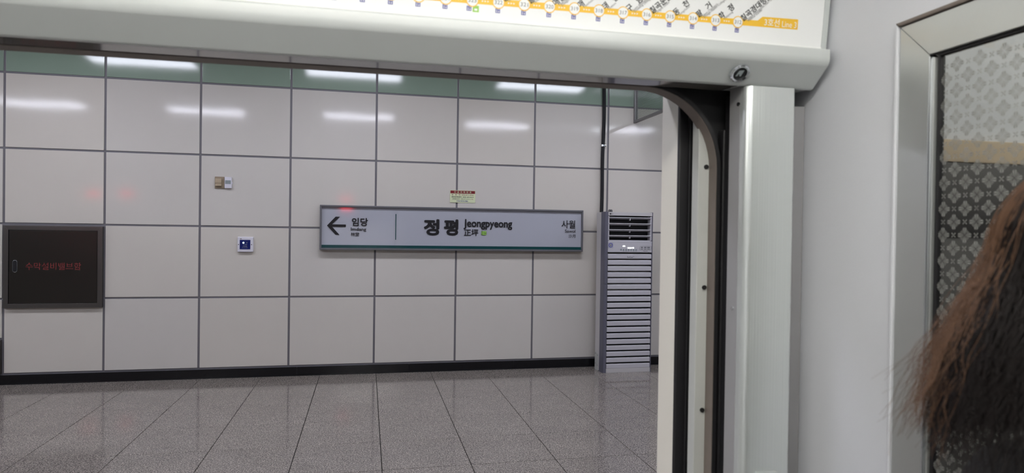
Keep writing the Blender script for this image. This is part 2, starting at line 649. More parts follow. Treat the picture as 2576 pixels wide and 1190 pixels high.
text_box('lettering', '임당', 'ink', sign, FS, 3.359, 3.532, 1.628, 1.718, .022)
text_box('lettering', 'Imdang', 'ink', sign, FS, 3.350, 3.514, 1.566, 1.612, .022)
text_box('lettering', '林堂', 'ink', sign, FS, 3.350, 3.439, 1.516, 1.559, .018)
text_box('lettering', '정', 'ink', sign, FS, 4.141, 4.316, 1.534, 1.719, .042)
text_box('lettering', '평', 'ink', sign, FS, 4.366, 4.530, 1.536, 1.720, .042)
text_box('lettering', 'Jeongpyeong', 'ink', sign, FS, 4.590, 5.153, 1.608, 1.726, .027)
text_box('lettering', '正坪', 'ink', sign, FS, 4.596, 4.760, 1.534, 1.612, .022)
text_box('lettering', '사월', 'ink', sign, FS, 5.742, 5.910, 1.637, 1.732, .008)
text_box('lettering', 'Sawol', 'ink', sign, FS, 5.785, 5.912, 1.588, 1.625, .006)
text_box('lettering', '沙月', 'ink', sign, FS, 5.829, 5.913, 1.527, 1.569, .006)
ic = MB().prism([(4.795, 1.546), (4.846, 1.546), (4.854, 1.554), (4.854, 1.585), (4.846, 1.593), (4.795, 1.593)], 'Y', ys - .0002, -0.05)
ico = obj('number_badge', ic, 'ink', sign, sm=False)
obj('badge_fill', MB().box(4.798, 4.805, ys - .0006, -0.05, 1.549, 1.590).box(4.809, 4.851, ys - .0006, -0.05, 1.549, 1.590, 0), 'green_icon', ico, sm=False)
text_box('lettering', '136', 'ink', ico, frame_xz(ys - .001), 4.815, 4.846, 1.557, 1.582, .01)

# ---- emergency telephone sticker
stk = thing('telephone_sticker', 'small pale green sticker with maroon heading of emergency telephone numbers above the sign', 'sticker', (4.58, -0.004, 1.912))
obj('sheet', MB().box(4.437, 4.727, -0.006, -0.001, 1.912, 2.052), 'sticker', stk, sm=False)
obj('heading', MB().box(4.441, 4.723, -0.0066, -0.005, 2.015, 2.048), 'maroon', stk, sm=False)
F = frame_xz(-0.0070)
text_box('lettering', '긴 급 전 화 번 호', 'sticker', stk, F, 4.482, 4.682, 2.022, 2.042, .01)
text_box('lettering', '정   평   역 : 053) 811-4752', 'maroon', stk, F, 4.455, 4.706, 1.989, 2.008, .012)
text_box('lettering', '종합관제센터 : 053) 632-0419', 'ink', stk, F, 4.455, 4.706, 1.965, 1.984, .02)
text_box('lettering', '공항철도분서 : 053) 811-0112', 'ink', stk, F, 4.463, 4.660, 1.945, 1.960, .012)
text_box('lettering', '(112)', 'maroon', stk, F, 4.668, 4.700, 1.944, 1.960, .005)
text_box('lettering', 'DTRO 대구도시철도', 'navy', stk, F, 4.512, 4.645, 1.922, 1.938, .02)

# ---- switch and thermostat
sw = thing('light_switch', 'tan wall switch plate with proud two-part rocker beside the white thermostat', 'switch', (1.997, 0, 2.065))
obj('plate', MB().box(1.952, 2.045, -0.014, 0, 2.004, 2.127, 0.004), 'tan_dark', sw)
obj('rocker', MB().box(1.958, 2.020, -0.036, -0.012, 2.058, 2.106, 0.003), 'tan', sw)
obj('rocker', MB().box(1.960, 2.020, -0.034, -0.012, 2.026, 2.055, 0.003), 'tan', sw)
th = thing('thermostat', 'white wall thermostat with grey display beside the tan switch', 'thermostat', (2.087, 0, 2.065))
obj('case', MB().box(2.049, 2.121, -0.026, 0, 2.006, 2.125, 0.006), 'plastic', th)
obj('display', MB().box(2.056, 2.112, -0.0275, -0.02, 2.051, 2.090), 'lcd', th, sm=False)
dial = MB().cyl((2.122, -0.013, 2.062), (2.126, -0.013, 2.062), 0.011, 14)
obj('dial', dial, 'plastic', th)

# ---- access panel with navy screen
ip = thing('access_terminal', 'square white wall terminal with navy blue screen and glowing dot', 'terminal', (2.262, 0, 1.415))
cs = MB().prism([(2.184, 1.335), (2.343, 1.335), (2.343, 1.495), (2.184, 1.495)], 'Y', -0.030, 0.0, 0.008, 2)
obj('case', cs, 'plastic', ip)
scn = obj('screen', MB().box(2.208, 2.314, -0.032, -0.025, 1.364, 1.464), 'screen_navy', ip, sm=False)
F = frame_xz(-0.0335)
obj('status_light', MB().cyl((2.245, -0.034, 1.433), (2.245, -0.030, 1.433), 0.009, 16), 'led_teal', scn)
small_print('lcd', scn, -.0330, 2.276, 2.286, 1.427, 1.440, 1)
small_print('lcd', scn, -.0330, 2.240, 2.283, 1.411, 1.418, 3)
small_print('lcd', scn, -.0330, 2.243, 2.280, 1.399, 1.403, 3)
small_print('lcd', scn, -.0330, 2.237, 2.284, 1.391, 1.395, 3)
small_print('lcd', scn, -.0330, 2.234, 2.288, 1.379, 1.383, 3)
small_print('ink', ip, -.0304, 2.210, 2.232, 1.471, 1.479, 1)
for x in (2.196, 2.326):
    obj('screw', MB().cyl((x, -0.0315, 1.414), (x, -0.028, 1.414), 0.005, 10), 'dark', ip)

# ---- stainless valve cabinet
cab = thing('valve_cabinet', 'dark stainless wall cabinet with faded red Korean lettering and slot handle', 'cabinet', (0.455, 0, 0.76))
x0, x1, z0, z1, w = 0.012, 0.897, 0.761, 1.584, 0.045


def mitre(names, X0, X1, Z0, Z1, wd_, y0, y1, m, parent, bev=.002):
    """four mitred frame members"""
    for nm, pts in zip(names, ([(X0, Z1), (X1, Z1), (X1 - wd_, Z1 - wd_), (X0 + wd_, Z1 - wd_)], [(X0, Z0), (X1, Z0), (X1 - wd_, Z0 + wd_), (X0 + wd_, Z0 + wd_)],
                               [(X0, Z0), (X0, Z1), (X0 + wd_, Z1 - wd_), (X0 + wd_, Z0 + wd_)], [(X1, Z0), (X1, Z1), (X1 - wd_, Z1 - wd_), (X1 - wd_, Z0 + wd_)])):
        obj(nm, MB().prism(pts, 'Y', y0, y1, bev), m, parent)


mitre(['frame_rail', 'frame_rail', 'frame_stile', 'frame_stile'], x0, x1, z0, z1, w, -0.032, 0.014, 'steel_frame', cab)
obj('back_box', MB().box(x0 + .02, x1 - .02, 0.0, 0.013, z0 + .02, z1 - .02), 'dark', cab, sm=False)
door = MB().box(x0 + w + .004, x1 - w - .004, -0.028, -0.008, z0 + w + .004, z1 - w - .004, .002)
dr = obj('door', door, 'steel_dark', cab)
# recessed pull: a rounded chrome rim round a dark slot
slot = []
for k in range(13):
    a = PI * k / 12
    slot.append((0.1145 + .018 * math.cos(a), 1.215 + .020 * math.sin(a)))
for k in range(13):
    a = PI + PI * k / 12
    slot.append((0.1145 + .018 * math.cos(a), 1.142 + .020 * math.sin(a)))
hd = MB().prism([(0.1145 + (x - .1145) * 1.22, 1.1785 + (z - 1.1785) * 1.08) for x, z in slot], 'Y', -0.0305, -0.02, .0015)
hh = obj('handle', hd, 'chrome', dr)
obj('handle_slot', MB().prism(slot, 'Y', -0.0310, -0.02), 'dark', dr, sm=False)
text_box('lettering', '수막설비밸브함', 'red_ink', dr, frame_xz(-0.0287), 0.207, 0.704, 1.142, 1.217, .004)

# ---- low cabinet at the left edge
lc = thing('hydrant_box', 'low dark metal box on the wall at the far left edge, right of nothing else', 'cabinet', (-0.45, 0, 0.1))
lc['label'] = 'low dark metal wall box cut by the left picture edge, above the black baseboard'
mitre(['frame_rail', 'frame_rail', 'frame_stile', 'frame_stile'], -0.892, -0.008, ZB + .005, 0.445, 0.03, -0.03, 0.014, 'steel_frame', lc)
obj('door', MB().box(-0.858, -0.042, -0.026, 0.0, ZB + .04, 0.41, .002), 'steel_dark', lc)

# ---- black insulated hose
hs = thing('insulated_hose', 'thick black insulated hose running down the wall behind the air conditioner', 'hose', (6.25, -0.03, 0.4))
pts = []
for k in range(40):
    z = 3.715 - k * (3.715 - 0.4) / 39
    pts.append((6.246 + 0.006 * math.sin(z * 2.1 + 1.0) + 0.003 * math.sin(z * 7), -0.034, z))
obj('hose', MB().tube(pts, 0.021, 14), 'hose', hs)
obj('clamp', MB().ring((6.247, -0.034, 2.615), (0, 0, 1), 0.0215, 0.0245, 0.024, 20).box(6.262, 6.282, -0.040, -0.0, 2.617, 2.637, .002), 'chrome', hs)

# ---- floor-standing air conditioner
AX0, AX1, AF, AB, AH = 6.192, 6.728, -0.392, -0.125, 1.83
ac = thing('air_conditioner', 'tall white floor-standing air conditioner with horizontal louvres against the wall', 'air conditioner', (6.455, -0.26, 0))
obj('cabinet', MB().box(6.150, AX1 + .008, AB - .002, -0.285, 0.004, AH, .006).box(AX0, AX1, -0.30, -0.345, 0.03, 1.36).box(AX0, AX1, AF, -0.30, AH - .040, AH, .003), 'ac_side', ac)
for sgn, xa, xb in ((1, 6.148, AX0), (-1, 6.746, AX1)):
    pl = [(xa, -0.283), (xa + .004 * sgn, -0.365), (xa + .013 * sgn, -0.385), (xb - .006 * sgn, -0.397), (xb, -0.393), (xb, -0.283)]
    nm = obj('corner_trim', MB().prism(pl, 'Z', 0.0, 1.007).prism(pl, 'Z', 1.009, AH + .003), 'ac_grey', ac)
obj('outlet_cavity', MB().box(AX0 + .002, AX1 - .002, -0.302, -0.300, 1.50, AH - .038), 'ac_black', ac, sm=False)
for x in (AX0, AX1 - .018):
    obj('outlet_cheek', MB().box(x, x + .018, -0.385, -0.302, 1.51, AH - .042, .003), 'ac_white', ac)
for k, z in enumerate((1.763, 1.694, 1.624, 1.557)):
    vane = MB()
    tl = Matrix.Translation((0, -.36, z)) @ Matrix.Rotation(math.radians(-14), 4, 'X') @ Matrix.Translation((0, .36, -z))
    vane.box(AX0 + .006, AX1 - .006, -0.390, -0.318, z - .004, z + .004, .002, 2, matrix=tl)
    vn = obj('vane', vane, 'ac_white', ac)
    xm = (AX0 + AX1) / 2
    obj('vane_tab', MB().box(xm - .003, xm + .003, -0.388, -0.35, z - .026, z - .002, .001), 'ac_white', vn)
# lower lip of the outlet and the control panel
lip = MB().prism([(AF, 1.490), (AF, 1.498), (-0.355, 1.512), (-0.31, 1.512), (-0.31, 1.490)], 'X', AX0, AX1)
obj('outlet_lip', lip, 'ac_white', ac)
cp = obj('control_panel', MB().box(AX0, AX1, AF + .001, -0.31, 1.374, 1.490, .002), 'ac_white', ac)
F = frame_xz(AF - .0006)
obj('number_sticker', MB().box(AX0 + .003, AX0 + .064, AF - .0002, AF + .004, 1.420, 1.484), 'sign_face', cp, sm=False)
obj('sticker_ring', MB().ring((AX0 + .034, AF - .0004, 1.453), (0, -1, 0), .0185, .0255, .0006, 28), 'navy', cp, sm=False)
text_box('lettering', '21', 'ink', cp, F, AX0 + .023, AX0 + .045, 1.442, 1.464, .03)
for (a, b, c, d) in ((1561.5, 1567.5, 1.437, 1.450), (1573.8, 1584, 1.418, 1.431), (1585.5, 1589.5, 1.418, 1.432)):
    obj('display_light', MB().box(AX0 + (a - 1524.5) / 110 * .536, AX0 + (b - 1524.5) / 110 * .536, AF - .0012, AF + .004, c, d, .002), 'led_white', cp)
for k in range(7):
    x = AX0 + .160 + k * .0305
    r_ = .011 if k == 0 else .009
    obj('button', MB().cyl((x, AF - .0008, 1.403), (x, AF + .003, 1.403), r_, 18), 'lcd', cp)
    if k:
        obj('button', MB().box(x - .009, x + .009, AF - .0006, AF + .003, 1.386, 1.392), 'lcd', cp, sm=False)
bx0, bx1 = AX0 + .388, AX0 + .530
outl = MB()
for (a, b, c, d) in ((bx0 + .008, bx1 - .002, 1.444, 1.446), (bx0, bx1 - .012, 1.400, 1.402), (bx0, bx0 + .002, 1.402, 1.436), (bx1 - .002, bx1, 1.412, 1.445)):
    outl.box(a, b, AF - .0005, AF + .002, c, d)
outl.box(bx0, bx0 + .012, AF - .0005, AF + .002, 1.439, 1.441, matrix=Matrix.Translation((bx0 + .005, 0, 1.440)) @ Matrix.Rotation(-.8, 4, 'Y') @ Matrix.Translation((-bx0 - .005, 0, -1.440)))
outl.box(bx1 - .014, bx1, AF - .0005, AF + .002, 1.406, 1.408, matrix=Matrix.Translation((bx1 - .007, 0, 1.407)) @ Matrix.Rotation(-.7, 4, 'Y') @ Matrix.Translation((-bx1 + .007, 0, -1.407)))
obj('badge_outline', outl, 'ink_grey', cp, sm=False)
small_print('ink', cp, AF - .0004, bx0 + .014, bx1 - .014, 1.426, 1.437, 3)
small_print('ink_grey', cp, AF - .0004, bx0 + .014, bx1 - .014, 1.408, 1.420, 3)
small_print('ink_grey', cp, AF - .0004, bx0 + .042, bx1 - .034, 1.386, 1.393, 2)
lg = text_box('lettering', 'LG', 'ink', ac, frame_xz(AF - .0008), AX0 + .038, AX0 + .056, 1.803, 1.813, .02)
obj('emblem', MB().cyl((AX0 + .026, AF - .0008, 1.809), (AX0 + .026, AF + .003, 1.809), .009, 18), 'ink', ac)
# louvres
Z_GAP0, PITCH = 1.366, 0.0696
for k in range(18):
    zt = Z_GAP0 - k * PITCH - 0.012
    zb_ = Z_GAP0 - (k + 1) * PITCH + 0.006
    lv = MB().prism([(AF, zb_), (AF, zt - .007), (AF + .011, zt), (AF + .030, zt), (AF + .030, zb_)], 'X', AX0 + .004, AX1 - .004, .0012, 1)
    obj('louvre', lv, 'ac_white', ac)
obj('louvre', MB().prism([(AF, 0.052), (AF, 0.094), (AF + .011, 0.101), (AF + .030, .101), (AF + .030, .052)], 'X', AX0 + .004, AX1 - .004, .0012, 1), 'ac_white', ac)
gaps_dark = MB().box(AX0 + .003, AX1 - .003, AF + .046, AF + .047, 0.09, 0.90)
obj('intake_cavity', gaps_dark, 'ac_black', ac, sm=False)
obj('plinth', MB().box(AX0, AX1, AF, -0.30, 0.0, 0.050, .002), 'ac_side', ac)
text_box('lettering', 'PuriCare', 'ink', ac, F, AX0 + .236, AX0 + .304, 1.310, 1.329, .0)
small_print('ink_grey', ac, AF - .0004, AX0 + .306, AX0 + .324, 1.322, 1.328, 1)
br = MB().prism([(6.262, AH), (6.316, AH), (6.316, AH + .026), (6.306, AH + .036), (6.272, AH + .036), (6.262, AH + .026)], 'Y', -0.200, -0.196, .001)
bk = obj('bracket', br, 'screen_frame', ac)
obj('screw', MB().cyl((6.290, -.204, AH + .019), (6.290, -.198, AH + .019), .006, 10), 'dark', bk)
sp = MB().prism([(-0.25, 0.0), (-0.14, 0.0), (-0.14, .195), (-0.155, .205), (-0.25, .190)], 'X', 6.146, 6.151, .001)
pp = obj('pipe_cover', sp, 'jamb_strip', ac)
for y_, z_ in ((-.16, .185), (-.235, .175), (-.16, .07), (-.235, .06)):
    obj('screw', MB().cyl((6.1445, y_, z_), (6.147, y_, z_), .005, 8), 'dark', pp)

# ---- hanging smoke screen of wired glass
ss = thing('smoke_screen', 'hanging wired-glass smoke screen with grey metal frame high on the wall, right of the hose', 'glass screen', (6.66, -0.01, 2.93))
XS = 6.658
obj('frame_stile', MB().box(XS - .020, XS - .004, -.040, -.002, 2.93, 3.715, .002).box(XS + .006, XS + .020, -.040, -.002, 2.93, 3.715, .002).box(XS - .006, XS + .008, -.030, -.002, 2.93, 3.715), 'screen_frame', ss)
obj('frame_rail', MB().box(XS - .020, XS - .002, -4.6, -.002, 2.918, 2.945, .002).box(XS + .002, XS + .020, -4.6, -.002, 2.918, 2.945, .002), 'screen_frame', ss)
obj('glass_pane', MB().box(XS - .003, XS + .003, -4.6, -.03, 2.94, 3.715), 'glass_clear', ss, sm=False)
wires = MB()
for k in range(57):
    z = 2.957 + k * .0132
    wires.box(XS - .0012, XS + .0012, -4.6, -.035, z, z + .0024)
wo = obj('wires', wires, 'wire', ss, sm=False)
wo['kind'] = 'stuff'

# =================================================================== TRAIN
# distances d are measured from the photographer towards the platform wall
def Y(d):
    return CY + d


TX0, TX1 = CX - 6.0, CX + 0.78          # this end of the car: partition plane at TX1
# ---- door opening in the side of the car (right half seen), with a rounded head
RJ, LJ, HZ, RAD = CX + 0.6256, CX - 0.686, 1.8695, 0.14
sidew = MB()
sidew.box(TX0, LJ - .08, Y(1.135), Y(1.255), 0, 0.85).box(TX0, CX - 4.2, Y(1.135), Y(1.255), .85, 1.75).box(CX - 2.1, LJ - .08, Y(1.135), Y(1.255), .85, 1.75)
sidew.box(TX0, TX1 + 2.6, Y(1.16), Y(1.255), 1.93, 3.3).box(TX0, LJ - .08, Y(1.135), Y(1.255), 1.75, 1.93)
sidew.box(RJ + .02, TX1 + 2.6, Y(1.20), Y(1.255), 0, 1.93)
side = struct(obj('wall_front', sidew, 'train_dark', sm=False))
obj('window_glass', MB().box(CX - 4.2, CX - 2.1, Y(1.19), Y(1.20), .85, 1.75), 'glass_tint', side, sm=False)

d1 = bpy.data.objects.new('door_1', None)
COL.objects.link(d1)
ORG[d1.name] = Vector((0, 0, 0))
struct(d1)


def arch(off, n=14):
    """outline of the opening, offset outwards by off, from the floor up on the right, over, down on the left"""
    r = RAD + off
    pts = [(RJ + off, 0.0)]
    cx_, cz_ = RJ - RAD, HZ - RAD
    for k in range(n + 1):
        a = PI / 2 * k / n
        pts.append((cx_ + r * math.cos(a), cz_ + r * math.sin(a)))
    cx2 = LJ + RAD
    for k in range(n + 1):
        a = PI / 2 + PI / 2 * k / n
        pts.append((cx2 + r * math.cos(a), cz_ + r * math.sin(a)))
    pts.append((LJ - off, 0.0))
    return pts


def arch_band(o0, o1, d0, d1_):
    mb = MB()
    A, B = arch(o0), arch(o1)
    rows = [[mb.bm.verts.new(p) for p in ((a[0], Y(d0), a[1]), (b[0], Y(d0), b[1]), (b[0], Y(d1_), b[1]), (a[0], Y(d1_), a[1]))] for a, b in zip(A, B)]
    for P, Q in zip(rows[:-1], rows[1:]):
        for k in range(4):
            mb.bm.faces.new((P[k], P[(k + 1) % 4], Q[(k + 1) % 4], Q[k]))
    mb.bm.faces.new(rows[0])
    mb.bm.faces.new(rows[-1][::-1])
    return mb


obj('door_frame', arch_band(0.0, 0.005, 1.113, 1.146), 'trim_brown', d1)
obj('gap_shade_band', arch_band(0.001, 0.008, 1.1112, 1.1132), 'rubber', d1)  # dark band painting in the shaded gap along the frame's front edge
# right jamb, layer by layer towards the platform
js = obj('jamb_strip', MB().box(CX + .6040, CX + .70, Y(1.1395), Y(1.165), 0, 1.86, .002), 'jamb_strip', d1)
js['label'] = 'pale grey strip with dark screws'
for z in (1.7332, 1.5074, 1.2769, 1.05, .82):
    obj('screw', MB().cyl((CX + .6195, Y(1.137), z), (CX + .6195, Y(1.141), z), .0043, 14), 'dark', js)
obj('rubber_seal', MB().box(CX + .5880, CX + .70, Y(1.187), Y(1.20), 0, 1.90, .004).box(CX + .606, CX + .70, Y(1.180), Y(1.19), 0, 1.9, .003), 'rubber', d1)
obj('body_jamb', MB().box(CX + .5876, CX + .72, Y(1.192), Y(1.265), 0, 1.95, .003), 'cream_body', d1)
obj('body_jamb', MB().box(CX - .80, CX - .650, Y(1.192), Y(1.265), 0, 1.95, .003), 'cream_body', d1)
obj('jamb_strip', MB().box(CX - .75, CX - .665, Y(1.1395), Y(1.165), 0, 1.86, .002), 'jamb_strip', d1)
# dark door pocket behind the post, with a cable cover
obj('pocket_back', arch_band(0.004, 0.15, 1.130, 1.138), 'dark', d1, sm=False)
obj('pocket_guide', MB().box(CX + .636, CX + .652, Y(1.108), Y(1.128), 0, 1.80, .004).box(CX + .640, CX + .647, Y(1.095), Y(1.11), 0, 1.86, .002), 'rubber', d1)
obj('head_lining', MB().box(CX - .85, CX + .78, Y(1.105), Y(1.26), 1.905, 1.93), 'dark', d1, sm=False)
for lx in (-.51, -4.52, -5.12):
    obj('door_lamp', MB().box(CX + lx, CX + lx + .22, Y(1.254), Y(1.290), 2.13, 2.20, .006), 'red_lamp', d1)

# ---- pillar cover beside the doorway
pc = thing('pillar_cover', 'satin silver door pillar cover with bright rounded edge, right of the doorway', 'pillar', rel(0.69, 1.06, 0))
PX0, PX1, PD0, PD1 = CX + .6352, CX + .7285, 1.030, 1.080
pr = []
for k in range(9):
    a = PI + PI / 2 * k / 8
    pr.append((PX0 + .013 + .013 * math.cos(a), Y(PD0) + .013 + .013 * math.sin(a)))
for k in range(5):
    a = -PI / 2 + PI / 2 * k / 4
    pr.append((PX1 - .004 + .004 * math.cos(a), Y(PD0) + .004 + .004 * math.sin(a)))
pr += [(PX1, Y(PD1)), (PX0 + .004, Y(PD1)), (PX0 + .004, Y(PD0) + .022), (PX0, Y(PD0) + .022)]
obj('cover', MB().prism(pr, 'Z', 0.0, 1.864), 'post', pc)
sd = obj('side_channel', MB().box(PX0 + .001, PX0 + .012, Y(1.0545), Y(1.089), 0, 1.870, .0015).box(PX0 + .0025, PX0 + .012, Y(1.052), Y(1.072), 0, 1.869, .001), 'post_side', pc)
for d_, z_ in ((1.0585, 1.8367), (1.067, 1.4769)):
    obj('screw', MB().cyl((PX0 - .001, Y(d_), z_), (PX0 + .003, Y(d_), z_), .0035, 12), 'dark' if z_ > 1.6 else 'chrome', sd)
obj('clip', MB().box(CX + .6605, CX + .702, Y(1.021), Y(1.031), 1.186, 1.1985, .003), 'post', pc)
obj('filler_strip', MB().box(PX1 - .004, CX + .7795, Y(1.074), Y(1.095), 0, 1.843, .002), 'post_side', pc)

# ---- door header cabinet with lock
hd_ = thing('door_header', 'long pale grey door header cover with small round lock, across the top', 'header cover', rel(0, 1.06, 1.866))
HX0, HX1 = CX - 1.1, CX + .7655
prof = [(1.110, 1.8712), (1.046, 1.8668)]
# rounded lower edge, slope, rounded lip
for k in range(7):
    a = math.radians(-90 - 45 * k / 6)
    prof.append((1.041 + .012 * math.cos(a), 1.8762 + .012 * math.sin(a)))
for k in range(9):
    a = math.radians(-135 - 45 * k / 8)
    prof.append((1.0115 + .0205 * math.cos(a), 1.911 + .0205 * math.sin(a)))
prof += [(.991, 1.922), (.992, 1.9245), (.995, 1.9255), (1.012, 1.9290), (1.03, 1.9295), (1.110, 1.9295)]
obj('cover', MB().prism([(Y(a), b) for a, b in prof], 'X', HX0, HX1), 'alu', hd_)
obj('underside_strip', MB().prism([(Y(1.046), 1.8662), (Y(1.110), 1.8704), (Y(1.110), 1.8716), (Y(1.046), 1.8674)], 'X', HX0, PX0 - .006), 'alu_under', hd_)
# lock on the sloping face
nrm = Vector((0, -1, -1.0)).normalized()
lc_ = Vector(rel(.6105, 1.0165, 1.8815)) - nrm * .0015
lock = obj('lock', MB().ring(lc_, nrm, 0, 0, 0, 40, prof=[(.0115, 0), (.0175, 0), (.0178, .003), (.0168, .0065), (.0145, .0080), (.0120, .0070), (.0115, .004)]), 'chrome', hd_)
q = nrm.to_track_quat('Z', 'Y').to_matrix().to_4x4()
lm = Matrix.Translation(lc_ + nrm * .0042) @ q
obj('lock_core', MB().cyl(lc_, lc_ + nrm * .0045, .0119, 28), 'dark', lock)
# key seat: a small slanted plate with a notch, in the plane of the lock
xa = Vector((1, 0, 0))
ya = Vector((0, -1, 1)).normalized()
kp = [(-.0058, -.0056), (-.0030, .0050), (.0056, .0060), (.0036, -.0052), (.0012, -.0052), (.0004, -.0016), (-.0020, -.0016), (-.0026, -.0056)]
ks = MB()
lo = [ks.bm.verts.new(lc_ + nrm * .0044 + xa * u + ya * v) for u, v in kp]
hi = [ks.bm.verts.new(lc_ + nrm * .0056 + xa * u + ya * v) for u, v in kp]
ks.bm.faces.new(lo)
ks.bm.faces.new(hi[::-1])
for k in range(len(kp)):
    ks.bm.faces.new((lo[k], lo[(k + 1) % len(kp)], hi[(k + 1) % len(kp)], hi[k]))
obj('key_seat', ks, 'lcd', lock, sm=False)

# ---- route map above the header, leaning a little into the car
TH = math.atan(.11)
ex, ey = Vector((1, 0, 0)), Vector((0, -math.sin(TH), math.cos(TH)))
ez = ex.cross(ey)
MF = Matrix(((ex.x, ey.x, ez.x, CX), (ex.y, ey.y, ez.y, Y(1.013)), (ex.z, ey.z, ez.z, 1.930), (0, 0, 0, 1)))   # map (x, s, towards the viewer)
rm = thing('route_map', 'white metro route map board with yellow line and blue icons above the header', 'map', rel(0, 1.013, 1.93))


def mpt(u, v, h=0.0):
    return MF @ Vector((u, v, h))


def map_poly(name, polys, m, parent, h):
    mb = MB()
    for pl in polys:
        mb.poly([mpt(u, v, h) for u, v in pl])
    return obj(name, mb, m, parent, sm=False)


obj('end_strip', MB().prism([(Y(1.0125), 1.9305), (Y(.990), 2.14), (Y(1.05), 2.14), (Y(1.05), 1.9305)], 'X', CX + .7640, CX + .7745, .001), 'alu', rm)
brd = MB()
brd.box(-1.05, .7635, 0.0005, .21, -.004, 0.0)
brd.bm.transform(MF)
obj('board', brd, 'board', rm, sm=False)
bz = MB()
bz.box(-1.05, .7635, .0004, .0035, 0.0, .0016, .0006)
bz.bm.transform(MF)
obj('bottom_bead', bz, 'white', rm)
CIRC = [.6022 - k * .04078 for k in range(20)]
BS = lambda u: .0302 + (u - .1547) / (.6022 - .1547) * .0030      # the line's height on the board
hw = .0052
line = [(-1.0, BS(-1.0) - hw), (.7154, .0294), (.7152, .0465), (.6475, .0456), (.6385, BS(.6385) + hw), (-1.0, BS(-1.0) + hw)]
ln = map_poly('line_band', [line], 'yellow', rm, .0002)
text_box('lettering', '3호선', 'white', ln, MF @ Matrix.Translation((0, 0, .0005)), .6515, .6800, .0312, .0438, .006)
text_box('lettering', 'Line 3', 'white', ln, MF @ Matrix.Translation((0, 0, .0005)), .6850, .7125, .0316, .0415, .0)
names = ['칠곡경대병원', '학   정', '팔   거', '동   천', '칠곡운암', '구   암', '태   전', '매   천', '매천시장', '팔  달', '공  단', '만  평', '팔달시장', '원  대', '북구청', '달성공원', '서문시장', '청라언덕', '남  산', '명  덕']
eng = ['Chilgok Kyungpook Nat\'l Univ.', 'Hakjeong', 'Palgeo (Taejeon)', 'Dongcheon', 'Chilgok Unam', 'Guam (Buk-gu Hall)', 'Taejeon', 'Maecheon', 'Maecheon Market', 'Paldal', 'Gongdan', 'Manpyeong', 'Paldal Market', 'Wondae', 'Bukgu Office', 'Dalseong Park', 'Seomun Market', 'Cheongna Hill', 'Namsan', 'Myeongdeok']
eng2 = {0: 'Medical Center', 2: '(Daegu Health College)', 5: '(Suseong College)', 8: '(Daegu Science College)'}


def circle(u, v, r, n=28):
    return [(u + r * math.cos(2 * PI * k / n), v + r * math.sin(2 * PI * k / n)) for k in range(n)]


def sq(u, v, a):
    return [(u - a, v - a), (u + a, v - a), (u + a, v + a), (u - a, v + a)]


for k, u in enumerate(CIRC):
    v = BS(u)
    c1 = map_poly('station_circle', [circle(u, v, .0098)], 'yellow', rm, .0004)
    map_poly('circle_fill', [circle(u, v, .0083)], 'white', c1, .0007)
    text_box('station_number', str(312 + k), 'ink_grey', c1, MF @ Matrix.Translation((0, 0, .0010)), u - .0062, u + .0062, v - .0030, v + .0030, .0)
    # three small arrowheads between the stations
    um = u - .0204
    vm = BS(um)
    map_poly('direction_marks', [[(um + s_ * .0042 - .0014, vm - .0014), (um + s_ * .0042 + .0014, vm), (um + s_ * .0042 - .0014, vm + .0014)] for s_ in (-1, 0, 1)], 'board', rm, .0005)
    iu, iv = u - .0008, .0173 + (u + .0072) / .608 * .0026
    if k == 11:
        iu -= .004
        gi = map_poly('facility_icon', [sq(iu + .0105, iv, .0048)], 'green_icon', rm, .0003)
        map_poly('pictogram', [[(iu + .0082, iv - .0026), (iu + .0128, iv - .0026), (iu + .0128, iv + .0002), (iu + .0082, iv + .0002)]], 'white', gi, .0005)
    fi = map_poly('facility_icon', [sq(iu, iv, .0036)], 'navy', rm, .0003)
    map_poly('pictogram', [[(iu - .0024, iv + .0006), (iu - .0006, iv + .0006), (iu - .0015, iv + .0026)], [(iu + .0006, iv + .0026), (iu + .0024, iv + .0026), (iu + .0015, iv + .0006)],
                           [(iu - .0022, iv - .0026), (iu - .0008, iv - .0026), (iu - .0008, iv - .0001), (iu - .0022, iv - .0001)],
                           [(iu + .0008, iv - .0026), (iu + .0022, iv - .0026), (iu + .0022, iv - .0001), (iu + .0008, iv - .0001)]], 'board', fi, .0005)
    ang = math.radians(41)

    def slant(s, du, dv, size, m, bold, nm):
        me = text_mesh(s, bold)
        a, b, c, d = bounds(me)
        T = MF @ Matrix.Translation((u + du, v + dv, .0004)) @ Matrix.Rotation(ang, 4, 'Z') @ Matrix.Diagonal((size, size, 1, 1)) @ Matrix.Translation((-a, -.38, 0))
        me.transform(T)
        link(nm, me, m, rm, sm=False)
    slant(names[k], .0062, .0052, .0122, 'ink', .022, 'station_name')
    slant(eng[k], .0148, .0040, .0052, 'ink_grey', .0, 'station_name')
    if k in eng2:
        slant(eng2[k], .0188, .0036, .0052, 'ink_grey', .0, 'station_name')

# ---- end partition of the car with the framed patterned window
PXW = CX + .78
DN, DW0, ZT, ZL = -.25, .8585, 1.9285, 0.55          # opening from d=-.25 to .8585
wr = MB()
wr.box(PXW, PXW + .03, Y(DW0 - .004), Y(1.135), 0, 2.3)
wr.box(PXW, PXW + .03, Y(DN), Y(DW0 - .004), ZT - .004, 2.3).box(PXW, PXW + .03, Y(DN), Y(DW0 - .004), 0, ZL)
wr.box(PXW, PXW + .03, Y(-1.6), Y(DN), 0, 2.3)
wright = struct(obj('wall_right', wr, 'wall_paint', sm=False))
win = bpy.data.objects.new('window_1', None)
COL.objects.link(win)
win.location = (PXW, Y(.3), 1.2)
ORG[win.name] = Vector(win.location)
struct(win)
FWD = .0615


